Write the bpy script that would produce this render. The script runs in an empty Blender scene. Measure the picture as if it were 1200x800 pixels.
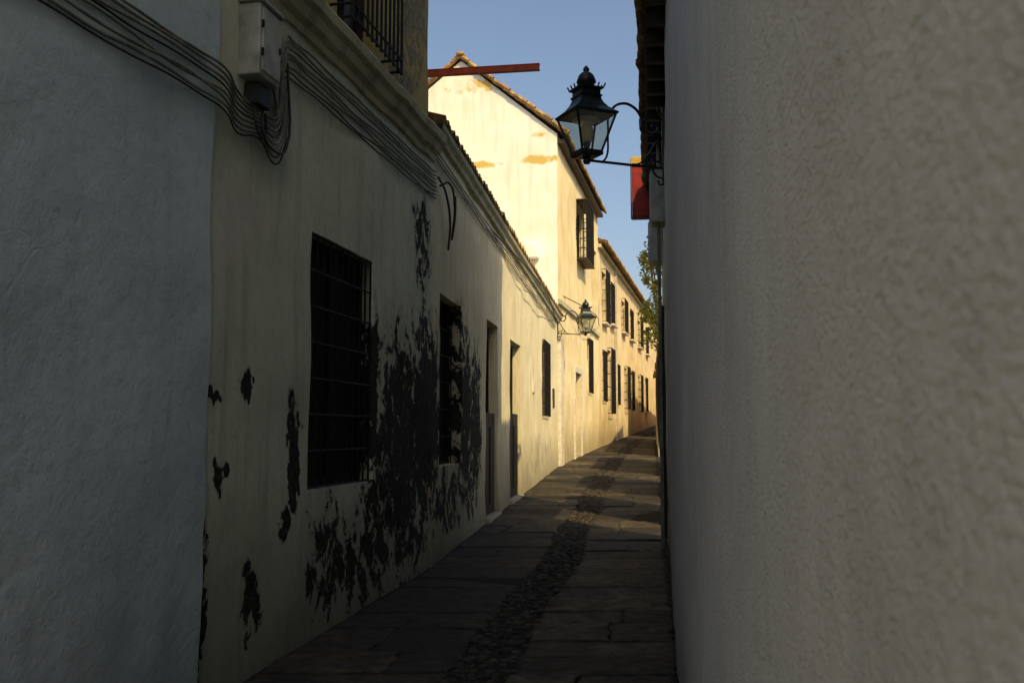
import bpy, bmesh, math, random
from mathutils import Vector, noise
random.seed(7)
EYE=1.75
sc=bpy.context.scene
def g(Y):
    return 0.035*Y if Y<70 else 2.45
# ------------------------------------------------------------ node helpers
class NT:
    def __init__(s,m):
        m.use_nodes=True; s.t=m.node_tree; s.t.nodes.clear()
    def n(s,ty,**k):
        nd=s.t.nodes.new(ty)
        for a,b in k.items(): setattr(nd,a,b)
        return nd
    def l(s,a,b): s.t.links.new(a,b)
    def val(s,x,inp):
        if isinstance(x,(int,float)): inp.default_value=x
        elif isinstance(x,tuple): inp.default_value=(x+(1,)) if len(x)==3 and len(inp.default_value)==4 else x
        else: s.l(x,inp)
    def math(s,op,a,b=0,clamp=False):
        nd=s.n('ShaderNodeMath',operation=op); nd.use_clamp=clamp
        s.val(a,nd.inputs[0]); s.val(b,nd.inputs[1]); return nd.outputs[0]
    def mix(s,f,a,b,bt='MIX'):
        nd=s.n('ShaderNodeMix',data_type='RGBA',blend_type=bt)
        s.val(f,nd.inputs[0]); s.val(a,nd.inputs[6]); s.val(b,nd.inputs[7]); return nd.outputs[2]
    def noise(s,vec,scale,detail=3,rough=.55,dist=0):
        nd=s.n('ShaderNodeTexNoise'); s.l(vec,nd.inputs['Vector'])
        nd.inputs['Scale'].default_value=scale; nd.inputs['Detail'].default_value=detail
        nd.inputs['Roughness'].default_value=rough; nd.inputs['Distortion'].default_value=dist
        return nd.outputs[0]
    def ramp(s,v,a,b):
        nd=s.n('ShaderNodeMapRange'); s.val(v,nd.inputs[0]); nd.inputs[1].default_value=a; nd.inputs[2].default_value=b
        nd.clamp=True; return nd.outputs[0]
    def scalev(s,vec,sx,sy,sz):
        nd=s.n('ShaderNodeMapping'); s.l(vec,nd.inputs[0]); nd.inputs['Scale'].default_value=(sx,sy,sz); return nd.outputs[0]
    def obj(s): return s.n('ShaderNodeTexCoord').outputs['Object']
    def bump(s,h,strength,dist,prev=None):
        nd=s.n('ShaderNodeBump'); s.l(h,nd.inputs['Height']); nd.inputs['Strength'].default_value=strength
        nd.inputs['Distance'].default_value=dist
        if prev is not None: s.l(prev,nd.inputs['Normal'])
        return nd.outputs[0]
    def out(s,col,rough,normal=None,metal=0,spec=.4):
        p=s.n('ShaderNodeBsdfPrincipled'); o=s.n('ShaderNodeOutputMaterial')
        s.val(col,p.inputs['Base Color']); s.val(rough,p.inputs['Roughness']); p.inputs['Metallic'].default_value=metal
        p.inputs['Specular IOR Level'].default_value=spec
        if normal is not None: s.l(normal,p.inputs['Normal'])
        s.l(p.outputs[0],o.inputs[0])

def plaster(name,base,base2,blobs=(),peel=(.017,.016,.012),axis='X',fine=60,fstr=.35,big=.25,streak=.35,
            grime=None,blobs2=(),peel2=(.5,.3,.1),kn=2.1,cracks=0,ragscale=4.6,coarse=0,cheap=False,gcol=(.08,.07,.05),cstr=.005):
    m=bpy.data.materials.new(name); t=NT(m); o=t.obj()
    sep=t.n('ShaderNodeSeparateXYZ'); t.l(o,sep.inputs[0]); U=sep.outputs[axis]; Z=sep.outputs['Z']
    n1=t.noise(o,1.1,2 if cheap else 4,.65); n2=t.noise(t.scalev(o,5,5,.5),1.3,3,.6)
    col=t.mix(t.ramp(n1,.35,.68),base,base2)
    st=t.math('MULTIPLY',t.ramp(n2,.5,.78),streak)
    col=t.mix(st,col,tuple(c*.45 for c in base2))
    if cheap:
        if grime is not None:
            gf=t.ramp(t.math('ADD',Z,t.math('MULTIPLY',n2,.7)),grime+1.3,grime+.35)
            col=t.mix(t.math('MULTIPLY',gf,.5),col,gcol)
        if blobs2:
            best=None
            for (u,z,ru,rz,a) in blobs2:
                du=t.math('DIVIDE',t.math('SUBTRACT',U,u),ru); dz=t.math('DIVIDE',t.math('SUBTRACT',Z,z),rz)
                v=t.math('MULTIPLY',t.math('SUBTRACT',1.0,t.math('ADD',t.math('MULTIPLY',du,du),t.math('MULTIPLY',dz,dz))),a)
                v=t.math('MAXIMUM',v,-1.0); best=v if best is None else t.math('MAXIMUM',best,v)
            f=t.math('ADD',best,t.math('MULTIPLY',t.math('SUBTRACT',t.noise(o,2.6,5,.7),.5),2.6))
            col=t.mix(t.ramp(f,.25,.6),col,peel2)
        t.out(col,.95,None,spec=.15); return m
    n3=t.noise(o,14,4,.7)
    col=t.mix(t.math('MULTIPLY',t.ramp(n3,.52,.75),.28),col,tuple(c*.5 for c in base2))
    H=t.math('MULTIPLY',n1,.06*big)
    H=t.math('ADD',H,t.math('MULTIPLY',n3,.012*big))
    if grime is not None:
        gf=t.ramp(t.math('ADD',Z,t.math('MULTIPLY',n2,.9)),grime+1.6,grime+.35)
        col=t.mix(t.math('MULTIPLY',gf,.8),col,gcol)
    def field(bl,kk,rs,det,warp=0):
        best=None
        UU,ZZ=U,Z
        if warp:   # ragged outline: the patch coordinates are warped before the distance test
            w2_=t.noise(t.scalev(o,1,1,.8),7,2,.6)
            UU=t.math('ADD',U,t.math('MULTIPLY',t.math('SUBTRACT',w2_,.5),warp*1.1)); UU=t.math('ADD',UU,t.math('MULTIPLY',t.math('SUBTRACT',n3,.5),warp*.45))
            ZZ=t.math('ADD',Z,t.math('MULTIPLY',t.math('SUBTRACT',n2,.5),warp*1.6))
        for (u,z,ru,rz,a) in bl:
            du=t.math('DIVIDE',t.math('SUBTRACT',UU,u),ru); dz=t.math('DIVIDE',t.math('SUBTRACT',ZZ,z),rz)
            d=t.math('ADD',t.math('MULTIPLY',du,du),t.math('MULTIPLY',dz,dz))
            v=t.math('MAXIMUM',t.math('MULTIPLY',t.math('SUBTRACT',1.0,d),a),-1.4)
            best=v if best is None else t.math('MAXIMUM',best,v)
        nn=t.math('MULTIPLY',t.math('SUBTRACT',t.noise(t.scalev(o,1.2,1.2,.95),rs,det,.75,.5),.5),kk*2)
        return t.math('ADD',best,nn)
    if blobs2:
        f=field(blobs2,1.3,2.0,3); mk=t.ramp(f,.25,.7)
        col=t.mix(mk,col,peel2)
    if blobs:
        f=field(blobs,kn,ragscale,6,.22); mk=t.ramp(f,.30,.36)
        pc=t.mix(t.ramp(n3,.42,.72),peel,(.055,.052,.038))
        halo=t.math('SUBTRACT',t.ramp(f,-.35,.32),mk,True)
        col=t.mix(t.math('MULTIPLY',halo,.5),col,tuple(c*.5 for c in base2))
        col=t.mix(mk,col,pc)
        H=t.math('ADD',H,t.math('MULTIPLY',mk,-.012))
    if cracks:
        vo=t.n('ShaderNodeTexVoronoi',feature='DISTANCE_TO_EDGE')
        va=t.n('ShaderNodeVectorMath',operation='ADD'); t.l(o,va.inputs[0])
        cb_=t.n('ShaderNodeCombineXYZ'); t.l(n1,cb_.inputs[0]); t.l(n1,cb_.inputs[2]); t.l(cb_.outputs[0],va.inputs[1])
        t.l(va.outputs[0],vo.inputs['Vector']); vo.inputs['Scale'].default_value=.7
        c=t.ramp(vo.outputs['Distance'],0,.008); sel=t.ramp(n2,.5,.7)
        c=t.math('MULTIPLY',t.math('SUBTRACT',1.0,c),sel)
        H=t.math('ADD',H,t.math('MULTIPLY',c,-.006*cracks))
    if coarse:
        cv=t.noise(t.scalev(o,.8,1,1.15),coarse,3,.6)
        H=t.math('ADD',H,t.math('MULTIPLY',t.ramp(cv,.35,.72),cstr))
        c2=t.noise(o,9,3,.6); H=t.math('ADD',H,t.math('MULTIPLY',c2,.014))
    H=t.math('ADD',H,t.math('MULTIPLY',t.noise(o,fine,2,.65),.006*fstr))
    t.out(col,.92,t.bump(H,1.0,1.0),spec=.2); return m

def simple(name,c,rough=.7,metal=0,var=.35,sc_=8,bump=.2,spec=.3):
    m=bpy.data.materials.new(name); t=NT(m); o=t.obj()
    n=t.noise(o,sc_,3,.65); col=t.mix(t.ramp(n,.35,.7),c,tuple(x*(1-var) for x in c))
    t.out(col,rough,t.bump(n,bump,.01),metal,spec); return m
def wood(name,c,rough=.6):
    m=bpy.data.materials.new(name); t=NT(m); o=t.obj()
    n=t.noise(t.scalev(o,18,18,1.2),2,3,.6); col=t.mix(t.ramp(n,.35,.7),c,tuple(x*.4 for x in c))
    t.out(col,rough,t.bump(n,.4,.004)); return m
def tile_mat():
    m=bpy.data.materials.new('clay_roof_tile'); t=NT(m); o=t.obj()
    n=t.noise(o,1.6,4,.7); n2=t.noise(o,9,4,.7)
    col=t.mix(t.ramp(n,.35,.65),(.34,.19,.08),(.20,.12,.06))
    col=t.mix(t.math('MULTIPLY',t.ramp(n2,.5,.62),.85),col,(.50,.38,.10))
    col=t.mix(t.math('MULTIPLY',t.ramp(n,.55,.7),.6),col,(.05,.045,.035))
    t.out(col,.9,t.bump(n2,.5,.02)); return m

IRON=simple('wrought_iron',(.010,.010,.009),.65,.0,.3,20,.1,.25)
DARKWOOD=wood('dark_door_wood',(.016,.011,.008))
DARKFILL=wood('window_dark_fill',(.009,.009,.008),.8)  # near-black frame and panel colour standing in for dark window interiors
BROWN=wood('brown_shutter_wood',(.065,.036,.02))
PANE=simple('window_glass_dark',(.010,.012,.013),.3,0,.3,2,.02,.3)
WHITEP=simple('white_frame_paint',(.70,.64,.52),.6)
TILE=tile_mat()
CABLE=simple('painted_cable_sheath',(.27,.27,.21),.7,0,.6,9)
CABLED=simple('dark_cable_sheath',(.035,.035,.03),.6)
BOXM=simple('grey_meter_box_paint',(.48,.48,.40),.6,0,.5,5)
# ------------------------------------------------------------ object helpers
def empty(name,loc=(0,0,0),rot=0,parent=None):
    e=bpy.data.objects.new(name,None); sc.collection.objects.link(e); e.location=loc; e.rotation_euler=(0,0,rot)
    e.empty_display_size=.2
    if parent: e.parent=parent
    return e
def frameL(name,x0,y0,s): return empty(name,(x0,y0,EYE),math.atan2(1,s))
def frameR(name,x0,y0,s): return empty(name,(x0,y0,EYE),math.atan2(-1,-s))
def mkobj(name,verts,faces,mat,parent=None,smooth=False):
    me=bpy.data.meshes.new(name); me.from_pydata(verts,[],faces); me.update()
    ob=bpy.data.objects.new(name,me); sc.collection.objects.link(ob)
    if mat: me.materials.append(mat)
    if parent: ob.parent=parent
    if smooth:
        for p in me.polygons: p.use_smooth=True
    return ob
def addbox(V,F,x0,x1,y0,y1,z0,z1):
    b=len(V)
    V+=[(x0,y0,z0),(x1,y0,z0),(x1,y1,z0),(x0,y1,z0),(x0,y0,z1),(x1,y0,z1),(x1,y1,z1),(x0,y1,z1)]
    F+=[tuple(b+i for i in f) for f in ((0,3,2,1),(4,5,6,7),(0,1,5,4),(1,2,6,5),(2,3,7,6),(3,0,4,7))]
def boxes(name,lst,mat,parent,bevel=.0):
    V=[];F=[]
    for b in lst: addbox(V,F,*b)
    ob=mkobj(name,V,F,mat,parent)
    if bevel:
        md=ob.modifiers.new('b','BEVEL'); md.width=bevel; md.segments=2
    return ob
def addtube(V,F,p,q,r,n=6):
    p=Vector(p);q=Vector(q);d=(q-p).normalized()
    a=d.orthogonal().normalized(); c=d.cross(a); b=len(V)
    for P in (p,q):
        for i in range(n):
            t=2*math.pi*i/n; V.append(tuple(P+a*r*math.cos(t)+c*r*math.sin(t)))
    for i in range(n):
        j=(i+1)%n; F.append((b+i,b+j,b+n+j,b+n+i))
    F.append(tuple(b+i for i in range(n))[::-1]); F.append(tuple(b+n+i for i in range(n)))
def tubes(name,lst,r,mat,parent,n=6):
    V=[];F=[]
    for p,q in lst: addtube(V,F,p,q,r,n)
    return mkobj(name,V,F,mat,parent)
def curve(name,polys,r,mat,parent,smooth=True):
    cu=bpy.data.curves.new(name,'CURVE'); cu.dimensions='3D'; cu.bevel_depth=r; cu.bevel_resolution=1; cu.resolution_u=5
    for pts in polys:
        sp=cu.splines.new('BEZIER'); sp.bezier_points.add(len(pts)-1)
        for bp,p in zip(sp.bezier_points,pts):
            bp.co=p; bp.handle_left_type=bp.handle_right_type='AUTO'
    cu.materials.append(mat)
    ob=bpy.data.objects.new(name,cu); sc.collection.objects.link(ob)
    if parent: ob.parent=parent
    return ob
def lathe(name,prof,n,mat,parent,rot=0,smooth=False,loc=(0,0,0)):
    V=[];F=[]
    k=1/math.cos(math.pi/n) if n==4 else 1
    for r,z in prof:
        for i in range(n):
            t=rot+2*math.pi*(i+.5)/n; V.append((loc[0]+r*k*math.cos(t),loc[1]+r*k*math.sin(t),loc[2]+z))
    for a in range(len(prof)-1):
        for i in range(n):
            j=(i+1)%n; F.append((a*n+i,a*n+j,(a+1)*n+j,(a+1)*n+i))
    F.append(tuple(range(n))[::-1]); b=(len(prof)-1)*n; F.append(tuple(b+i for i in range(n)))
    return mkobj(name,V,F,mat,parent,smooth)
def splitline(a,b,step,extra):
    pts=sorted(set([a,b]+[e for e in extra if a<e<b])); out=[]
    for p,q in zip(pts,pts[1:]):
        k=max(1,int(round((q-p)/step)))
        out+=[p+(q-p)*i/k for i in range(k)]
    return out+[pts[-1]]
def wall(name,par,u0,u1,z0,top,ops,mat,thick=.35,rev=.25,step=.16,amp=.007,yo=0,seed=0,revmat=None):
    tf=top if callable(top) else (lambda u:top)
    zt=min(tf(u0),tf(u1))
    us=splitline(u0,u1,step,[o[0] for o in ops]+[o[1] for o in ops])
    zs=splitline(z0,zt,step,[o[2] for o in ops]+[o[3] for o in ops])
    def P(u,z,last=False):
        zz=tf(u) if last else z
        d=amp*(noise.noise(Vector((u*1.1+seed*9,zz*1.1,seed)))*1.6+noise.noise(Vector((u*4+seed,zz*4,3)))*.5)
        return (u,yo+d,zz)
    V=[];F=[];nz=len(zs)
    for u in us:
        for j,z in enumerate(zs): V.append(P(u,z,j==nz-1))
    def inside(u,z): return any(o[0]<u<o[1] and o[2]<z<o[3] for o in ops)
    for i in range(len(us)-1):
        for j in range(nz-1):
            if inside((us[i]+us[i+1])/2,(zs[j]+zs[j+1])/2): continue
            a=i*nz+j; F.append((a,a+nz,a+nz+1,a+1))
    def strip(idx,dep,flip):
        b=len(V)
        for k in idx:
            x,y,z=V[k]; V.append((x,yo+dep,z))
        for k in range(len(idx)-1):
            f=(idx[k],idx[k+1],b+k+1,b+k); F.append(f[::-1] if flip else f)
    iu={round(u,5):i for i,u in enumerate(us)}; iz={round(z,5):j for j,z in enumerate(zs)}
    for o in ops:
        a,b,c,d=iu[round(o[0],5)],iu[round(o[1],5)],iz[round(o[2],5)],iz[round(o[3],5)]
        strip([i*nz+c for i in range(a,b+1)],rev,False); strip([i*nz+d for i in range(a,b+1)],rev,True)
        strip([a*nz+j for j in range(c,d+1)],rev,True); strip([b*nz+j for j in range(c,d+1)],rev,False)
    strip([i*nz+nz-1 for i in range(len(us))],thick,False)
    strip([j for j in range(nz)],thick,False); strip([(len(us)-1)*nz+j for j in range(nz)],thick,True)
    ob=mkobj(name,V,F,mat,par,True)
    md=ob.modifiers.new('e','EDGE_SPLIT'); md.split_angle=math.radians(40)
    return ob
def tiles(name,par,u0,u1,ye,ze,yr,zr,pitch=.2,row=.34,amp=.045,sol=.018):
    zef=ze if callable(ze) else (lambda u:ze); zrf=zr if callable(zr) else (lambda u:zr)
    L=abs(u1-u0); nu=max(8,int(L/pitch*8)); ln=math.hypot(yr-ye,zrf(u0)-zef(u0)); nr=max(1,int(round(ln/row)))
    V=[];F=[]
    vs=[]
    for r in range(nr): vs+=[(r/nr,1),((r+.985)/nr,0)]
    for i in range(nu+1):
        u=u0+(u1-u0)*i/nu; ti=int(u/pitch)
        for k,(v,lip) in enumerate(vs):
            h=amp*math.sin(2*math.pi*u/pitch); 
            jit=.016*noise.noise(Vector((ti*3.1,k//2*2.3,5)))+.03*noise.noise(Vector((u*.4,v*2,1)))
            y=ye+(yr-ye)*v+ (noise.noise(Vector((ti*1.7,0,2)))*.04 if k==0 else 0)
            V.append((u,y,zef(u)+(zrf(u)-zef(u))*v+h+jit+.022*lip))
    m_=len(vs)
    for i in range(nu):
        for k in range(m_-1):
            a=i*m_+k; F.append((a,a+m_,a+m_+1,a+1))
    ob=mkobj(name,V,F,TILE,par,True)
    md=ob.modifiers.new('s','SOLIDIFY'); md.thickness=sol; md.offset=-1
    return ob
def window(par,u0,u1,z0,z1,y=.17,mat=PANE,fr=BROWN,name='window'):
    w=.06; m=(u0+u1)/2
    boxes(name+'_frame',[(u0,u0+w,y-.04,y+.03,z0,z1),(u1-w,u1,y-.04,y+.03,z0,z1),(u0+w,u1-w,y-.039,y+.03,z1-w,z1),(u0+w,u1-w,y-.039,y+.03,z0,z0+w),
        (m-.035,m+.035,y-.045,y+.03,z0+w,z1-w)],fr,par)
    boxes(name+'_pane',[(u0+w,u1-w,y,y+.02,z0+w,z1-w)],mat,par)
def grille(par,u0,u1,z0,z1,y=-.03,nv=9,nh=5,r=.009,name='iron_grille',ret=.0):
    L=[]
    for i in range(nv+1):
        u=u0+(u1-u0)*i/nv; L.append(((u,y,z0),(u,y,z1)))
    for j in range(nh+1):
        z=z0+(z1-z0)*j/nh; L.append(((u0-.02,y,z),(u1+.02,y,z)))
        if ret: L+=[((u0,y,z),(u0,ret,z)),((u1,y,z),(u1,ret,z))]
    return tubes(name,L,r,IRON,par,5)

# ------------------------------------------------------------ materials for walls
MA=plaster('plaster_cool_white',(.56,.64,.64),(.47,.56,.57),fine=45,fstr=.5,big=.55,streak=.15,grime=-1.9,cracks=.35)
blobB=[(1.30,-.15,.11,.46,1.5),(.2,-.26,.09,.12,1.6),(.53,.29,.09,.11,1.5),(.12,.22,.10,.045,1.3),(1.94,-.95,.50,.48,.50),
 (.71,-1.05,.13,.28,.65),(.04,-1.0,.09,.65,1.0),(1.13,-.62,.08,.15,1.2),(3.75,-.15,.98,1.2,.85),(4.5,.1,.5,1.2,1.05),(3.15,-.7,.6,.75,.65),
 (4.38,1.85,.32,.62,.50),(2.94,.4,.14,.7,1.0),(2.6,-1.0,.6,.45,.5),(4.0,-1.0,.8,.45,.5)]
MB=plaster('plaster_cream_peeling',(.69,.70,.52),(.56,.58,.42),blobB,fine=70,fstr=.4,big=.4,streak=.5,grime=-1.5,
  blobs2=[(.3,1.2,.8,.5,.4)],peel2=(.62,.56,.48))
MBU=plaster('plaster_ochre_upper',(.46,.37,.14),(.34,.28,.11),[(4.2,4.2,.6,.6,.6),(3.8,3.5,.5,.35,.5),(.8,4,.8,.8,.2)],peel=(.24,.22,.14),fine=60,streak=.5)
blobC=[(-.05,0.1,.5,1.2,1.0),(1.9,.2,.45,1.2,.95),(2.65,.1,.55,1.1,.85),(.9,-.75,1.1,.4,.6),(2.2,-.6,1.0,.45,.6),(1.6,1.3,.3,.3,.4)]
MC=plaster('plaster_cream_low_house',(.76,.69,.47),(.64,.57,.36),blobC,fine=60,fstr=.4,big=.4,streak=.5,grime=-1.2)
MD=plaster('plaster_warm_white',(.80,.69,.42),(.67,.55,.30),streak=.6,grime=-.6,cheap=True)
MG=plaster('plaster_gable_white',(.88,.86,.77),(.82,.77,.62),axis='Y',streak=.35,cheap=True,
  blobs2=[(.4,6.95,.7,.16,.9),(1.9,6.9,.5,.14,.8),(2.7,7.0,.25,.3,.8),(.5,7.6,.3,.1,.6),(2.2,9.0,1.2,.25,.5),(1.3,4.6,.5,.6,.3)],peel2=(.62,.45,.13))
ME=plaster('plaster_row_house',(.78,.64,.38),(.60,.46,.25),streak=.8,grime=-.3,cheap=True)
MR=plaster('roughcast_stucco',(.64,.60,.57),(.53,.50,.48),fine=230,fstr=.4,big=.3,streak=.2,grime=-1.9,coarse=95,cstr=.0038)
MR2=plaster('plaster_grey_green',(.48,.48,.40),(.40,.40,.33),streak=.3,grime=-1.4,cheap=True)
LEDGE=plaster('moulded_plaster_ledge',(.52,.49,.32),(.36,.34,.22),streak=.8,cheap=True)
HIDE=simple('back_wall_render',(.5,.45,.35),.9)

# ------------------------------------------------------------ house A (near left)
s=.26; nA=math.hypot(1,s)
A=frameL('whitewashed_house',-1.77+.03,5.69,s)
wall('street_wall',A,-12,0,-3,3.1,[],MA,amp=.024,step=.12,seed=2)
boxes('body',[(-12,-.02,.35,6,-3,3.0)],HIDE,A)
tiles('roof',A,-12,0,-.15,3.15,4,4.2)
# ------------------------------------------------------------ house B
s=.2; nB=math.hypot(1,s); uB=lambda Y:(Y-5.69)*nB
B=frameL('peeling_townhouse',-1.77,5.69,s)
w1=(uB(7.21),uB(8.54),-.42,1.46)
wall('street_wall',B,0.0,uB(10.35),-3,2.9,[w1],MB,amp=.02,seed=4)
window(B,*w1,y=.14,fr=DARKFILL,mat=DARKFILL)
grille(B,w1[0]+.02,w1[1]-.02,w1[2]+.01,w1[3]-.01,y=.02,nv=10,nh=7,r=.009)
uw=(2.1,3.0,3.27,5.1)
wall('upper_wall',B,0,uB(10.35),2.9,5.3,[uw],MBU,amp=.012,yo=.06,seed=5,thick=.29)
window(B,*uw,y=.2,fr=DARKWOOD,name='balcony_door')
boxes('body',[(0,uB(10.35)-.003,.36,6,-3,5.2)],HIDE,B)
tiles('roof',B,0,uB(10.35),-.2,5.32,5,6.2)
V=[];F=[]
prof=[(.05,2.84),(-.03,2.84),(-.035,2.90),(-.08,2.93),(-.10,3.0),(-.14,3.03),(-.15,3.10),(-.13,3.13),(.055,3.17)]
us=[.0+i*.12 for i in range(int(uB(10.35)/.12)+1)]+[uB(10.35)+.02]
for i,u in enumerate(us):
    for (y,z) in prof:
        d=.016*noise.noise(Vector((u*4,z*5,0))); V.append((u,y+d,z+.02*noise.noise(Vector((u*1.6,7,1)))))
m_=len(prof)
for i in range(len(us)-1):
    for k in range(m_-1):
        a=i*m_+k; F.append((a,a+1,a+m_+1,a+m_))
F.append(tuple(range(m_))); F.append(tuple((len(us)-1)*m_+k for k in range(m_))[::-1])
mkobj('moulded_ledge',V,F,LEDGE,B)
L=[];r0,r1=1.95,3.2
for i in range(12):
    u=r0+(r1-r0)*i/11; L.append(((u,-.14,3.22),(u,-.14,4.25)))
for z in (3.25,3.36,4.12,4.25): L+=[((r0,-.14,z),(r1,-.14,z)),((r0,-.14,z),(r0,.1,z)),((r1,-.14,z),(r1,.1,z))]
tubes('balcony_railing',L,.012,IRON,B)
mb=empty('meter_box',parent=None,loc=B.location,rot=B.rotation_euler[2])
boxes('housing',[(.32,.62,-.15,.02,2.2,2.66)],BOXM,mb,.012)
boxes('door',[(.345,.595,-.162,-.148,2.23,2.63)],BOXM,mb,.004)
boxes('cap',[(.30,.64,-.17,.02,2.663,2.69)],BOXM,mb,.006)
boxes('lower_box',[(.42,.60,-.10,.02,2.05,2.19)],CABLED,mb,.01)
boxes('hinges',[(.335,.345,-.168,-.15,2.32,2.37),(.335,.345,-.168,-.15,2.5,2.55),(.565,.585,-.172,-.16,2.41,2.45)],IRON,mb,.002)
cb=empty('cable_bundle',loc=B.location,rot=B.rotation_euler[2])
P=[]
for k in range(8):
    z=2.74-.042*k; pts=[]
    u=.88-.02*k
    pts.append((u,-.03-.006*k,2.0+.02*k)); pts.append((u+.01,-.04,2.3)); pts.append((u+.05+.02*k,-.04,z-.06))
    uu=u+.25
    while uu<uB(10.35):
        pts.append((uu,-.02-.004*(k%3),z+.03*noise.noise(Vector((uu*1.5,k*5,0)))-.014*abs(math.sin(uu*2.1+k*.9)))); uu+=.3
    pts.append((uB(10.35)+.02,-.03,z)); P.append(pts)
curve('upper_run',P[:2]+P[3:6],.0085,CABLE,cb); curve('upper_run_thin',[P[2]]+P[6:],.006,CABLED,cb)
P=[]
sA=math.atan2(1,.26)-math.atan2(1,.2)
for k in range(8):
    pts=[]; z=2.16-.036*k
    a=-2.3
    while a<-.1:
        uu=a*math.cos(sA); yy=a*math.sin(sA)*1.0
        pts.append((uu,yy-.048-.004*(k%3),z+.045*noise.noise(Vector((a*1.4,k*3,4)))-.014*abs(math.sin(a*2.4+k*.8)))); a+=.3
    pts+=[(.0,-.09,z-.04),(.25,-.05,z-.10),(.55,-.05,z-.12+.01*k),(.80,-.05,z-.08-.01*k),(.86+.012*k,-.05,z+.08),(.87+.012*k,-.05,z+.35)]
    P.append(pts)
curve('lower_run',P[:3]+P[4:7],.0085,CABLE,cb); curve('lower_run_thin',[P[3],P[7]],.006,CABLED,cb)
curve('drop_loops',[[(.45,-.06,2.04),(.43,-.08,1.93),(.5,-.08,1.86),(.62,-.06,1.9),(.6,-.06,2.04)],[(.55,-.07,2.04),(.53,-.08,1.9),(.7,-.07,1.83),(.93,-.06,1.9),(.95,-.05,2.5)],
  [(.35,-.05,2.7),(.3,-.05,2.85),(.1,-.05,2.95),(-.1,-.08,3.1)]],.010,CABLED,cb)
rb=empty('red_steel_beam',(-.95,10.45,EYE+3.84),0)
RED=simple('red_lead_paint',(.66,.10,.03),.55,0,.4,10)
V=[];F=[]; addbox(V,F,0,1.26,-.03,.03,-.035,-.027); addbox(V,F,0,1.26,-.03,.03,.027,.035); addbox(V,F,0,1.26,-.026,-.014,-.027,.027)
ob=mkobj('i_section',V,F,RED,rb); ob.rotation_euler=(0,0,math.radians(-9))
boxes('wall_anchor',[(-.02,.02,-.07,.07,-.08,.08)],IRON,rb)
# ------------------------------------------------------------ low house C
s=.1365; nC=math.hypot(1,s); uC=lambda Y:(Y-10.35)*nC; LC=uC(25)
C=frameL('single_storey_house',-.84,10.35,s)
gz=lambda Y:g(Y)-EYE
topC=lambda u:3.28-.42*u/LC
w2=(uC(10.73),uC(12.0),-.38,1.5)
d1=(uC(13.83),uC(14.95),gz(13.8)+.08,1.56); d2=(uC(16.2),uC(17.6),gz(16.2)+.08,1.5); w3=(uC(21.2),uC(22.5),.33,1.95)
wall('street_wall',C,0.004,LC,-3,topC,[w2,d1,d2,w3],MC,amp=.02,seed=6,rev=.3)
window(C,*w2,y=.2,fr=DARKFILL,mat=DARKFILL); grille(C,w2[0]+.02,w2[1]-.02,w2[2]+.01,w2[3]-.01,y=.12,nv=9,nh=6,r=.008)
window(C,*w3,y=.14,fr=BROWN); grille(C,w3[0],w3[1],w3[2],w3[3],y=-.05,nv=8,nh=6,ret=.05)
for d,hh in ((d1,1.45),(d2,1.4)):
    m0=(d[0]+d[1])/2
    zl=d[2]+hh
    boxes('lower_door',[(d[0],m0-.006,.05,.10,d[2],zl),(m0+.006,d[1],.05,.10,d[2],zl),(d[0]+.1,m0-.1,.035,.05,d[2]+.15,zl-.2),(m0+.1,d[1]-.1,.035,.05,d[2]+.15,zl-.2)],DARKWOOD,C,.006)
    boxes('upper_door',[(d[0]+.05,d[1]-.05,.2,.24,zl,d[3]-.05)],DARKWOOD,C)
    boxes('door_frame',[(d[0],d[0]+.05,.14,.26,zl,d[3]),(d[1]-.05,d[1],.14,.26,zl,d[3]),(d[0]+.05,d[1]-.05,.14,.26,d[3]-.05,d[3])],DARKWOOD,C)
    boxes('door_step',[(d[0]-.02,d[1]+.02,-.06,.3,d[2]-.3,d[2]-.004)],MR2,C,.01)
boxes('body',[(.004,LC,.36,6,-3,2.3)],HIDE,C)
tiles('tile_coping',C,0.05,LC,-.13,lambda u:topC(u)+.03,.34,lambda u:topC(u)+.2,pitch=.17,row=.26,amp=.03)
V=[];F=[]
for i in range(60):
    u=.02+(LC-.02)*i/59
    for (y,z) in ((.02,-.16),(-.05,-.15),(-.06,-.10),(-.10,-.06),(-.11,-.01),(.3,.02)):
        V.append((u,y,topC(u)+z+.014*noise.noise(Vector((u*2,0,z)))))
for i in range(59):
    for k in range(5):
        a=i*6+k; F.append((a,a+1,a+7,a+6))
mkobj('cornice',V,F,LEDGE,C)
boxes('tile_plaque',[(uC(23.4),uC(23.75),-.03,.01,.55,1.0)],BROWN,C,.005)
boxes('white_plaque',[(uC(19.4),uC(19.7),-.025,.01,.75,.98)],WHITEP,C,.004)
cc=empty('wall_cable',loc=C.location,rot=C.rotation_euler[2])
P=[]
for k in range(3):
    P.append([(0.02+ i*.6,-.03,topC(i*.6)-.30-.05*k+.03*noise.noise(Vector((i*.9,k*4,1)))) for i in range(24)])
curve('run',P,.009,CABLE,cc)
curve('hook_loop',[[(.15,-.05,2.62),(.3,-.12,2.68),(.5,-.14,2.45),(.62,-.1,2.25),(.75,-.06,2.15),(.95,-.06,2.5),(1.0,-.05,2.7)],[(.1,-.04,2.7),(.4,-.06,2.6),(.55,-.08,2.3),(.6,-.05,2.0)]],.013,CABLED,cc)
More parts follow.
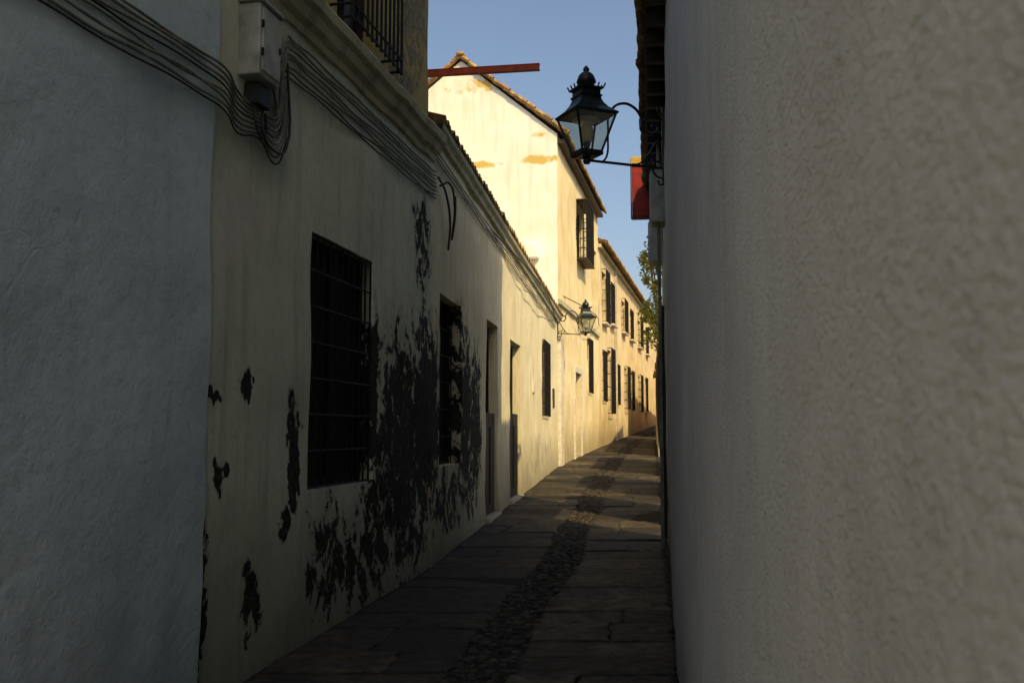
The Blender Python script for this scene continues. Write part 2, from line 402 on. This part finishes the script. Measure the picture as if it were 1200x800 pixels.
# ------------------------------------------------------------ gabled house D
s=.2; nD=math.hypot(1,s); uD=lambda Y:(Y-25)*nD; LD=uD(34)
D=frameL('gabled_house',1.16,25,s)
wu=(uD(28.6),uD(30.2),5.05,6.6); dd=(uD(28.0),uD(29.3),gz(28)+.1,1.65); wl=(uD(31.0),uD(32.1),1.2,2.9); wu2=(uD(32.3),uD(33.4),4.2,6.0)
wall('street_wall',D,0,LD,-3,7.6,[wu,dd,wl,wu2],MD,amp=.02,step=.3,seed=8)
for w in (wu,wl,wu2): window(D,*w,fr=BROWN)
grille(D,wu[0]-.08,wu[1]+.08,wu[2]-.05,wu[3]+.08,y=-.3,nv=9,nh=6,r=.014,ret=.0,name='projecting_grille')
L=[]
for j in range(7):
    z=wu[2]-.05+(wu[3]-wu[2]+.13)*j/6; L+=[((wu[0]-.08,-.3,z),(wu[0]-.08,.02,z)),((wu[1]+.08,-.3,z),(wu[1]+.08,.02,z))]
for k in range(3):
    L.append(((wu[0]-.08,-.22+.1*k,wu[2]-.05),(wu[0]-.08,-.22+.1*k,wu[3]+.08)))
tubes('grille_sides',L,.012,IRON,D)
boxes('grille_sill',[(wu[0]-.12,wu[1]+.12,-.33,.0,wu[2]-.10,wu[2]-.06)],BROWN,D,.01)
boxes('grille_hood',[(wu[0]-.12,wu[1]+.12,-.33,.0,wu[3]+.09,wu[3]+.13)],BROWN,D,.01)
grille(D,*wl,y=-.05,nv=8,nh=6)
boxes('door',[(dd[0],dd[1],.15,.2,dd[2],dd[3])],BROWN,D)
boxes('door_surround',[(dd[0]-.18,dd[0]-.002,-.04,.05,-1.2,dd[3]+.18),(dd[1]+.002,dd[1]+.18,-.04,.05,-1.2,dd[3]+.18),(dd[0]-.002,dd[1]+.002,-.04,.05,dd[3]+.002,dd[3]+.18)],WHITEP,D,.01)
boxes('corner_pilaster',[(-.02,.5,-.08,.04,-1.3,2.4)],WHITEP,D,.01)
boxes('string_course',[(.0,LD,-.07,.03,3.2,3.34)],LEDGE,D,.01)
ap=(2.55,9.72); bk=(5.3,7.5)
V=[(-.003,0,-3),(-.003,bk[0],-3),(-.003,bk[0],bk[1]),(-.003,ap[0],ap[1]),(-.003,0,7.6),(LD,0,-3),(LD,bk[0],-3),(LD,bk[0],bk[1]),(LD,ap[0],ap[1]),(LD,0.01,7.6)]
mkobj('gable_wall',V,[(0,4,3,2,1),(5,6,7,8,9),(1,2,7,6)],MG,D)
tiles('roof',D,-.12,LD+.1,-.32,7.52,ap[0],ap[1]+.1,pitch=.22,row=.38,amp=.05)
tiles('roof_back',D,-.12,LD+.1,bk[0]+.3,bk[1]-.12,ap[0],ap[1]+.1,pitch=.22,row=.38,amp=.05)
boxes('eave_board',[(0,LD,-.2,.02,7.36,7.46)],BROWN,D)
boxes('ridge_tiles',[(-.2+i*.4,-.2+i*.4+.39,ap[0]-.1,ap[0]+.1,ap[1]+.1,ap[1]+.2) for i in range(24)],TILE,D,.04)
L=[]
for i in range(13):
    t0=i/13;t1=(i+.94)/13; dz=.03*random.uniform(-1,1)
    L.append(((-.08,-.32+t0*(ap[0]+.32),7.60+dz+t0*(ap[1]-7.48)),(-.08,-.32+t1*(ap[0]+.32),7.58+dz+t1*(ap[1]-7.48))))
    L.append(((-.08,bk[0]+.3-t0*(bk[0]+.3-ap[0]),bk[1]-.04+dz+t0*(ap[1]-bk[1]+.2)),(-.08,bk[0]+.3-t1*(bk[0]+.3-ap[0]),bk[1]-.06+dz+t1*(ap[1]-bk[1]+.2))))
tubes('verge_tile_row',L,.06,TILE,D,8)
boxes('vent_hood',[(-.2,0,.45,1.0,4.35,4.75)],MG,D,.05)
# ------------------------------------------------------------ row house E
s=.217; nE=math.hypot(1,s); uE=lambda Y:(Y-34)*nE; LE=uE(66)
E=frameL('row_house',2.96,34,s)
lows=[(35.0,35.9,1.1,2.8),(36.5,37.7,.7,3.0),(39.3,40.3,1.1,2.6),(42.4,43.5,1.0,2.7),(45.4,46.5,1.0,2.7),(48.9,50,1.0,2.7),(53,54.2,1.1,2.8)]
ups=[(35.1,36.2,3.9,5.7),(37.5,38.6,4.1,5.6),(41.5,42.8,4.2,5.5),(45,46.3,4.2,5.5),(49,50.4,4.2,5.5),(53.5,55,4.2,5.5)]
ops=[(uE(a),uE(b),c,d) for a,b,c,d in lows+ups]
wall('street_wall',E,0.003,LE,-2,lambda u:6.55+.0*u,ops,ME,amp=.02,step=.35,seed=9)
for i,o in enumerate(ops):
    window(E,*o,fr=BROWN)
    grille(E,o[0]-.04,o[1]+.04,o[2]-.04,o[3]+.04,y=-.16 if i%2 else -.06,nv=6,nh=5,r=.014,ret=.02)
    if i>=len(lows)-1: boxes('sill',[(o[0]-.12,o[1]+.12,-.18,0,o[2]-.12,o[2]-.06)],WHITEP,E,.01)
boxes('body',[(.003,LE,.36,7,-2,6.5)],HIDE,E)
boxes('cornice',[(.003,LE,-.12,.03,6.33,6.45)],LEDGE,E)
tiles('roof',E,0.05,LE,-.35,6.5,3.5,7.9,pitch=.22,row=.4,amp=.05)
boxes('downpipe',[(uE(38.9),uE(38.9)+.1,-.1,-.01,-1,6.3)],HIDE,E)
boxes('chimney',[(uE(41),uE(41)+.6,1.2,1.8,6.8,8.0),(uE(41)-.05,uE(41)+.65,1.15,1.85,8.003,8.1)],HIDE,E,.02)
# ------------------------------------------------------------ right: stucco house
s=.138; nR=math.hypot(1,s); Y0=14.2; XR=lambda Y:.17+.138*Y
uR=lambda Y:(Y0-Y)*nR
R=frameR('stucco_house',XR(Y0),Y0,s)
BK=-3.0; TE=10.6  # house ends at BK for fill light; upper storey at TE for shade edge
wall('street_wall',R,uR(8.8),uR(BK),-3,3.42,[],MR,amp=.012,step=.14,seed=11)
gate=(uR(13.7),uR(12.2),gz(12.8)+.02,1.45)  # opening added so a patch of sun reaches the paving
wall('street_wall_end',R,0,uR(8.8)-.004,-3,3.42,[gate],MR2,amp=.012,step=.2,yo=.03,seed=12,thick=.2,rev=.2)
wall('upper_wall',R,uR(TE),uR(BK),3.42,8.6,[],MR2,amp=.01,step=.5,yo=.12,seed=13,thick=.23)  # upper storey, its body and roof added to keep sun off left houses
boxes('body',[(uR(TE),uR(BK),.36,1.5,-3,3.4),(uR(TE),uR(BK),.36,1.5,3.41,8.5)],HIDE,R)
tiles('roof',R,uR(TE),uR(BK),.0,8.62,1.7,9.0,pitch=.22,row=.4)
tiles('pent_roof',R,.0,uR(BK),-.24,3.46,.35,3.78,pitch=.2,row=.3,amp=.045)
boxes('rafter_ends',[(i*.42+.1,i*.42+.18,-.16,.05,3.28,3.40) for i in range(36)],DARKWOOD,R)
boxes('eave_board',[(0,uR(BK),-.18,-.01,3.402,3.418)],DARKWOOD,R)
boxes('gate_frame',[(gate[0]-.08,gate[0]-.003,-.02,.04,gate[2],gate[3]+.08),(gate[1]+.003,gate[1]+.08,-.02,.04,gate[2],gate[3]+.08),(gate[0]-.003,gate[1]+.003,-.02,.04,gate[3]+.003,gate[3]+.08)],DARKWOOD,R)  # trim around the added sunlight opening
ub=empty('utility_box',loc=R.location,rot=R.rotation_euler[2])
boxes('housing',[(uR(11.4),uR(11.05),-.13,.03,2.35,2.95)],BOXM,ub,.012)
boxes('door',[(uR(11.37),uR(11.08),-.142,-.128,2.38,2.92)],BOXM,ub,.004)
tubes('conduit',[((uR(11.2),-.04,2.35),(uR(11.2),-.04,-1.3)),((uR(11.2),-.04,2.95),(uR(11.2),-.04,3.35))],.02,CABLE,ub)
ub2=empty('utility_box',loc=R.location,rot=R.rotation_euler[2])
boxes('housing',[(uR(13.2),uR(12.8),-.15,.03,2.2,2.75)],BOXM,ub2,.012)
boxes('door',[(uR(13.17),uR(12.83),-.162,-.148,2.23,2.72)],BOXM,ub2,.004)
sg=empty('hanging_sign',loc=R.location,rot=R.rotation_euler[2])
RED2=simple('red_sign_enamel',(.30,.022,.014),.55,0,.35,6)
YEL=simple('yellow_sign_cap',(.55,.36,.07),.6)
boxes('panel',[(uR(13.9),uR(13.84),-.38,-.04,3.02,3.76)],RED2,sg,.01)
boxes('cap',[(uR(13.93),uR(13.81),-.40,-.02,3.765,3.88)],YEL,sg,.01)
boxes('panel_frame',[(uR(13.925),uR(13.815),-.40,-.383,3.0,3.76),(uR(13.925),uR(13.815),-.383,-.04,2.99,3.015)],BROWN,sg,.004)
tubes('bracket',[((uR(13.87),-.38,3.4),(uR(13.87),.05,3.4)),((uR(13.87),-.3,3.2),(uR(13.87),.05,3.1))],.012,IRON,sg)
# ------------------------------------------------------------ garden walls right, low, with gaps added to let sun onto the road
uG=lambda Y:(40-Y)*nR
topG=lambda u:2.1-.036*u
for (ya,yb) in ((14.22,15.6),(17.2,20.0),(22.0,26.5),(29.0,40.0)):
    G=frameR('garden_wall',XR(40)+.08,40,s)
    wall('wall',G,uG(yb),uG(ya),-2,topG,[],MR2,amp=.015,step=.3,seed=14)
    mkobj('end_face',[(uG(yb)+.001,.35,-2),(uG(ya)-.001,.35,-2),(uG(ya)-.001,.35,topG(uG(ya))),(uG(yb)+.001,.35,topG(uG(yb)))],[(0,1,2,3)],MR2,G)
    tiles('tile_coping',G,uG(yb),uG(ya),-.1,lambda u:topG(u)+.03,.38,lambda u:topG(u)+.15,pitch=.18,row=.26,amp=.03)
H=frameR('corner_house',XR(40)+.1+.26*26,66,.26)
wall('street_wall',H,0,24*math.hypot(1,.26),-1,3.6,[],ME,amp=.02,step=.5,seed=15)
boxes('body',[(0,24.8,.36,6,-1,3.5)],HIDE,H)
tiles('roof',H,0,24.8,-.3,3.6,4,5.1,pitch=.22,row=.4)
K=empty('terrace_house',(8,80,EYE),0)
wall('front_wall',K,0,14,-1,5,[(3,4,1.2,3),(7,8,1.2,3),(11,12,1.2,3)],ME,amp=.02,step=.5)
boxes('body',[(0,14,.36,6,-1,4.9)],HIDE,K)
tiles('roof',K,0,14,-.3,5,4,6.4,pitch=.22,row=.4)
# ------------------------------------------------------------ vine
LEAF=bpy.data.materials.new('vine_leaf'); t=NT(LEAF)
geo=t.n('ShaderNodeNewGeometry'); col=t.mix(geo.outputs['Random Per Island'],(.06,.09,.02),(.30,.25,.04))
pb=t.n('ShaderNodeBsdfPrincipled'); t.l(col,pb.inputs['Base Color']); pb.inputs['Roughness'].default_value=.6
tr=t.n('ShaderNodeBsdfTranslucent'); t.l(col,tr.inputs[0]); mx=t.n('ShaderNodeMixShader'); mx.inputs[0].default_value=.4
t.l(pb.outputs[0],mx.inputs[1]); t.l(tr.outputs[0],mx.inputs[2]); oo=t.n('ShaderNodeOutputMaterial'); t.l(mx.outputs[0],oo.inputs[0])
vn=empty('climbing_vine',(XR(17),17,EYE),math.atan2(-1,-.138))
V=[];F=[]
clumps=[(random.uniform(1.2,2.6),random.uniform(-.18,.3),random.uniform(1.2,2.3),random.uniform(.12,.24)) for _ in range(14)]
clumps+=[(random.uniform(-3.2,-.4),random.uniform(-.15,.3),random.uniform(1.2,2.6),random.uniform(.10,.22)) for _ in range(14)]
clumps+=[(random.uniform(-3,2.4),random.uniform(-.28,.05),random.uniform(2.0,3.3),random.uniform(.05,.14)) for _ in range(40)]
for (cx,cy,cz,cr) in clumps:
    for _ in range(int(25+cr*120)):
        d=Vector((random.gauss(0,1),random.gauss(0,1),random.gauss(0,1))).normalized()*cr*random.random()**.4
        p=Vector((cx,cy,cz))+d*1.0; a=Vector((random.gauss(0,1),random.gauss(0,1),random.gauss(0,1))).normalized(); b=a.orthogonal().normalized(); L_=random.uniform(.02,.042)
        k=len(V); V+=[tuple(p-a*L_),tuple(p+b*L_*.6),tuple(p+a*L_),tuple(p-b*L_*.6)]; F.append((k,k+1,k+2,k+3))
mkobj('leaves',V,F,LEAF,vn)
curve('stems',[[(x,.1,-1.2),(x+.1,-.03,.5),(x-.1,.0,2.2),(x+.2,-.12,3.3)] for x in (-3,-2.4,-.8,1.7,2.2)],.015,BROWN,vn)
# ------------------------------------------------------------ street lamps
GLASS=bpy.data.materials.new('lantern_glass'); t=NT(GLASS); o=t.obj()
a=t.n('ShaderNodeBsdfTransparent'); a.inputs[0].default_value=(.88,.88,.80,1)
b=t.n('ShaderNodeBsdfGlossy'); b.inputs['Roughness'].default_value=.08
c=t.n('ShaderNodeBsdfDiffuse'); c.inputs[0].default_value=(.5,.5,.40,1)
m1=t.n('ShaderNodeMixShader'); t.l(t.math('MULTIPLY',t.noise(o,6,3),.3),m1.inputs[0]); t.l(a.outputs[0],m1.inputs[1]); t.l(c.outputs[0],m1.inputs[2])
m2=t.n('ShaderNodeMixShader'); m2.inputs[0].default_value=.1; t.l(m1.outputs[0],m2.inputs[1]); t.l(b.outputs[0],m2.inputs[2])
o_=t.n('ShaderNodeOutputMaterial'); t.l(m2.outputs[0],o_.inputs[0])
LIRON=simple('lamp_green_black_iron',(.010,.018,.017),.4,.2,.3,20,.1,.5)
BULB=simple('opal_lamp_globe',(.85,.74,.45),.35,0,.1)
def lamp(base,wallp,rot,S=.88):
    e=empty('street_lamp',base,rot); e.scale=(S,S,S)
    lathe('glass_body',[(.115,.03),(.225,.40)],4,GLASS,e)
    fr=[]
    for i in range(4):
        t_=2*math.pi*(i+.5)/4; k=math.sqrt(2)
        lo=Vector((.115*k*math.cos(t_),.115*k*math.sin(t_),.02)); hi=Vector((.228*k*math.cos(t_),.228*k*math.sin(t_),.41)); fr.append((lo,hi))
    T=[(x,y) for x,y in fr]
    for i in range(4):
        j=(i+1)%4; T+=[(fr[i][0],fr[j][0]),(fr[i][1],fr[j][1])]
    tubes('body_frame',T,.013,LIRON,e,8)
    lathe('base_plate',[(.10,-.03),(.128,-.015),(.128,.015),(.11,.022)],4,LIRON,e)
    lathe('stem',[(.03,-.10),(.045,-.07),(.025,-.05),(.05,-.03)],12,LIRON,e,smooth=True)
    lathe('roof',[(.245,.405),(.25,.425),(.235,.435),(.17,.49),(.135,.54),(.118,.58),(.115,.60)],4,LIRON,e)
    lathe('gallery',[(.11,.60),(.125,.61),(.125,.625),(.11,.63),(.11,.68),(.135,.69),(.14,.705),(.11,.71)],4,LIRON,e)
    T=[]
    for i in range(4):
        for kx in (-1,-.5,0,.5,1):
            ang=i*math.pi/2; c_,s_=math.cos(ang),math.sin(ang); x,y=.132,kx*.132
            T.append(((x*c_-y*s_,x*s_+y*c_,.70),(x*1.12*c_-y*1.12*s_,x*1.12*s_+y*1.12*c_,.745)))
    tubes('cresting',T,.009,LIRON,e,5)
    lathe('chimney_cap',[(.09,.70),(.085,.76),(.105,.775),(.10,.80),(.08,.85),(.05,.88),(.022,.895),(.036,.91),(.03,.93),(.006,.96)],16,LIRON,e,smooth=True)
    lathe('globe',[(.03,.13),(.055,.14),(.07,.2),(.068,.28),(.05,.32),(.03,.34)],16,BULB,e,smooth=True)
    lathe('lamp_holder',[(.012,.02),(.02,.05),(.035,.09),(.045,.125),(.03,.135)],12,LIRON,e,smooth=True)
    lathe('reflector',[(.15,.36),(.12,.385),(.04,.395)],16,BULB,e,smooth=True)
    w=Vector((wallp[0]-base[0],wallp[1]-base[1],0))/S; w.rotate(e.rotation_euler.to_matrix().inverted()); L=w.length; d=w.normalized()
    def p(a,z,off=0): 
        n_=Vector((-d.y,d.x,0)); q_=d*(a*L)+n_*off; return (q_.x,q_.y,z)
    curve('bracket_bars',[[p(-.02,-.06),p(.3,-.06),p(.7,-.06),p(1,-.06)],
      [p(.27,.41),p(.32,.52),p(.45,.60),p(.60,.58),p(.70,.48),p(.72,.36),p(.80,.30),p(.90,.33),p(.92,.40),p(.87,.42),p(.84,.38)],
      [p(.72,.42),p(.80,.47),p(.90,.48),p(1.0,.48)]],.015,LIRON,e)
    curve('bracket_scrolls',[[p(1,.28),p(.90,.22),p(.80,.08),p(.66,-.04),p(.58,-.05)],
      [p(.98,-.17),p(.90,-.15),p(.85,-.08),p(.88,.0),p(.95,.0),p(.95,-.05),p(.91,-.06)],
      [p(.80,-.06),p(.76,.02),p(.80,.07),p(.85,.04),p(.83,.0)],[p(.2,-.06),p(.25,.0),p(.27,.2),p(.27,.41)]],.011,LIRON,e)
    curve('wall_plate',[[p(1,-.24),p(1,.62)]],.024,LIRON,e)
    curve('wall_hooks',[[p(1,.52),p(.93,.56),p(.93,.62),p(1,.62)],[p(1,-.22),p(.94,-.24),p(.92,-.19)]],.01,LIRON,e)
    return e
lamp((.69,9.0,EYE+2.54),(XR(9.3)-.005,9.3),math.radians(24))
lamp((1.86,25.0,EYE+2.48),(1.14,24.8),math.radians(15))
ow=empty('overhead_wire')
curve('strands',[[(1.2,25.6,EYE+3.55),(2.2,28,EYE+3.4),(3.0,34,EYE+3.6)],[(-.3,14.2,EYE+2.9),(.6,19,EYE+2.75),(1.12,24.9,EYE+2.7)]],.012,CABLED,ow)

# ------------------------------------------------------------ ground and paving
GM=bpy.data.materials.new('earth_and_mortar'); t=NT(GM); o=t.obj(); n=t.noise(o,14,4,.75)
t.out(t.mix(t.ramp(n,.35,.7),(.034,.029,.021),(.012,.010,.008)),.95,t.bump(n,1,.02),spec=.2)
xs=[-300,-100,-40,-15]+[-8+i for i in range(25)]+[30,60,120,300]; ys=[-300,-100,-30]+[-10+i*2 for i in range(41)]+[90,150,300,600]
V=[(x,y,(g(y) if y>-50 else -1.75)) for y in ys for x in xs]; F=[]
nx=len(xs)
for j in range(len(ys)-1):
    for i in range(nx-1): a=j*nx+i; F.append((a,a+1,a+nx+1,a+nx))
mkobj('ground',V,F,GM)
def XL(Y):
    if Y<5.69: return -1.74+.26*(Y-5.69)
    if Y<10.35: return -1.77+.2*(Y-5.69)
    if Y<25: return -.84+.1365*(Y-10.35)
    if Y<34: return 1.16+.2*(Y-25)
    return 2.96+.217*(Y-34)
def XRt(Y): return XR(Y) if Y<40 else XR(40)+.26*(Y-40)
def mid(Y): return (XL(Y)+XRt(Y))/2+.06+.03*math.sin(Y*1.3)
SLAB=bpy.data.materials.new('worn_granite_slab'); t=NT(SLAB); o=t.obj(); geo=t.n('ShaderNodeNewGeometry')
n=t.noise(o,7,5,.75); rnd=geo.outputs['Random Per Island']; nb=t.noise(o,.9,3,.6)
col=t.mix(t.ramp(rnd,.15,1.),(.024,.020,.014),(.150,.115,.064)); col=t.mix(t.math('MULTIPLY',t.ramp(n,.38,.62),.8),col,(.016,.013,.010))
col=t.mix(t.math('MULTIPLY',t.ramp(nb,.42,.6),.7),col,(.014,.012,.009))
t.out(col,t.math('ADD',.5,t.math('MULTIPLY',n,.5)),t.bump(t.math('ADD',t.math('MULTIPLY',n,.045),t.math('MULTIPLY',nb,.04)),1,1),spec=.3)
V=[];F=[]
def slab(x0,x1,y0,y1,sk0,sk1):
    b=len(V); e=.016; hz=random.uniform(.004,.016); tx=random.uniform(-.010,.010); ty=random.uniform(-.008,.008)
    def z(x,y): return g(y)+hz+tx*(x-x0)/(x1-x0)+ty*(y-y0)/(y1-y0)
    c=[(x0,y0),(x1,y0),(x1+sk1,y1),(x0+sk0,y1)]
    cx=sum(p[0] for p in c)/4; cy=sum(p[1] for p in c)/4
    N=[];
    for (p,q) in zip(c,c[1:]+c[:1]):
        for k in range(7):
            f=k/7; j=.022
            N.append((p[0]+(q[0]-p[0])*f+random.uniform(-j,j),p[1]+(q[1]-p[1])*f+random.uniform(-j,j)))
    n=len(N)
    for (x,y) in N: V.append((x,y,g(y)-.02))
    for (x,y) in N: V.append((x,y,z(x,y)-.008))
    for (x,y) in N:
        dx,dy=cx-x,cy-y; l=math.hypot(dx,dy); V.append((x+dx/l*e*1.8,y+dy/l*e*1.8,z(x,y)))
    for r in (0,1):
        for i in range(n):
            j=(i+1)%n; F.append((b+r*n+i,b+r*n+j,b+(r+1)*n+j,b+(r+1)*n+i))
    F.append(tuple(b+2*n+i for i in range(n)))
for side in (0,1):
    Y=1.0
    while Y<62:
        h=random.uniform(.3,.75); Y1=Y+h
        a0,b0=(XL(Y)+.02,mid(Y)-.2) if side==0 else (mid(Y)+.2,XRt(Y)-.02)
        a1,b1=(XL(Y1)+.02,mid(Y1)-.2) if side==0 else (mid(Y1)+.2,XRt(Y1)-.02)
        k=random.choice([1,1,1,2,2]); cuts=[0]+sorted(random.uniform(.3,.7) for _ in range(k-1))+[1]
        for c0,c1 in zip(cuts,cuts[1:]):
            x0=a0+(b0-a0)*c0+.002; x1=a0+(b0-a0)*c1-.002; xx0=a1+(b1-a1)*c0+.002; xx1=a1+(b1-a1)*c1-.002
            slab(x0,x1,Y+.002,Y1-.002,xx0-x0,xx1-x1)
        Y=Y1
pv=empty('alley_pavement'); mkobj('stone_slabs',V,F,SLAB,pv)
COB=bpy.data.materials.new('river_cobble'); t=NT(COB); o=t.obj(); geo=t.n('ShaderNodeNewGeometry')
col=t.mix(geo.outputs['Random Per Island'],(.010,.009,.008),(.060,.048,.030)); t.out(col,.7,None,spec=.25)
V=[];F=[]
Y=4.5
while Y<60:
    st=.075 if Y<30 else .13
    w=-.22+st/2
    while w<.22:
        if random.random()<.15: w+=st; continue
        r=st*.5*random.uniform(.5,1.15); cx=mid(Y)+w+random.uniform(-.03,.03); cy=Y+random.uniform(-.03,.03); hz=random.uniform(.004,.024); b=len(V)
        an=random.random()*3; sx=random.uniform(.7,1.35)
        for (rr,zz) in ((1,0),(.85,.6),(.5,.92)):
            for i in range(7):
                tt=2*math.pi*i/7; x_=r*rr*sx*math.cos(tt); y_=r*rr/sx*math.sin(tt)
                V.append((cx+x_*math.cos(an)-y_*math.sin(an),cy+x_*math.sin(an)+y_*math.cos(an),g(cy)+hz*zz))
        V.append((cx,cy,g(cy)+hz))
        for q_ in (0,1):
            for i in range(7):
                j=(i+1)%7; F.append((b+q_*7+i,b+q_*7+j,b+q_*7+7+j,b+q_*7+7+i))
        for i in range(7): F.append((b+14+i,b+14+(i+1)%7,b+21))
        w+=st*random.uniform(.85,1.1)
    Y+=st*.9
mkobj('cobble_strip',V,F,COB,pv,True)

# ------------------------------------------------------------ light
az=math.atan2(.55,-.835); el=math.radians(45)
to=Vector((math.sin(az)*math.cos(el),math.cos(az)*math.cos(el),math.sin(el)))
sl=bpy.data.lights.new('sun','SUN'); sl.energy=5; sl.angle=math.radians(.5); sl.color=(1,.77,.39)
so=bpy.data.objects.new('sun',sl); sc.collection.objects.link(so); so.rotation_euler=to.to_track_quat('Z','Y').to_euler(); so.location=(5,-5,20)
w=bpy.data.worlds.new('World'); sc.world=w; w.use_nodes=True; nt=w.node_tree; bg=nt.nodes['Background']
sky=nt.nodes.new('ShaderNodeTexSky'); sky.sky_type='NISHITA'; sky.sun_disc=False; sky.sun_elevation=el; sky.sun_rotation=az
sky.dust_density=3.0; sky.air_density=1.0; sky.ozone_density=0.0
nt.links.new(sky.outputs[0],bg.inputs[0]); bg.inputs[1].default_value=.15
# ------------------------------------------------------------ camera
cd=bpy.data.cameras.new('camera'); cam=bpy.data.objects.new('camera',cd); sc.collection.objects.link(cam); sc.camera=cam
cam.location=(0,0,EYE); cam.rotation_euler=(math.radians(90+5.14),0,0); cd.lens=35; cd.sensor_width=36; cd.clip_start=.03; cd.clip_end=2000
cd.dof.use_dof=True; cd.dof.focus_distance=9; cd.dof.aperture_fstop=8
sc.view_settings.view_transform='Standard'; sc.view_settings.look='None'; sc.view_settings.exposure=0
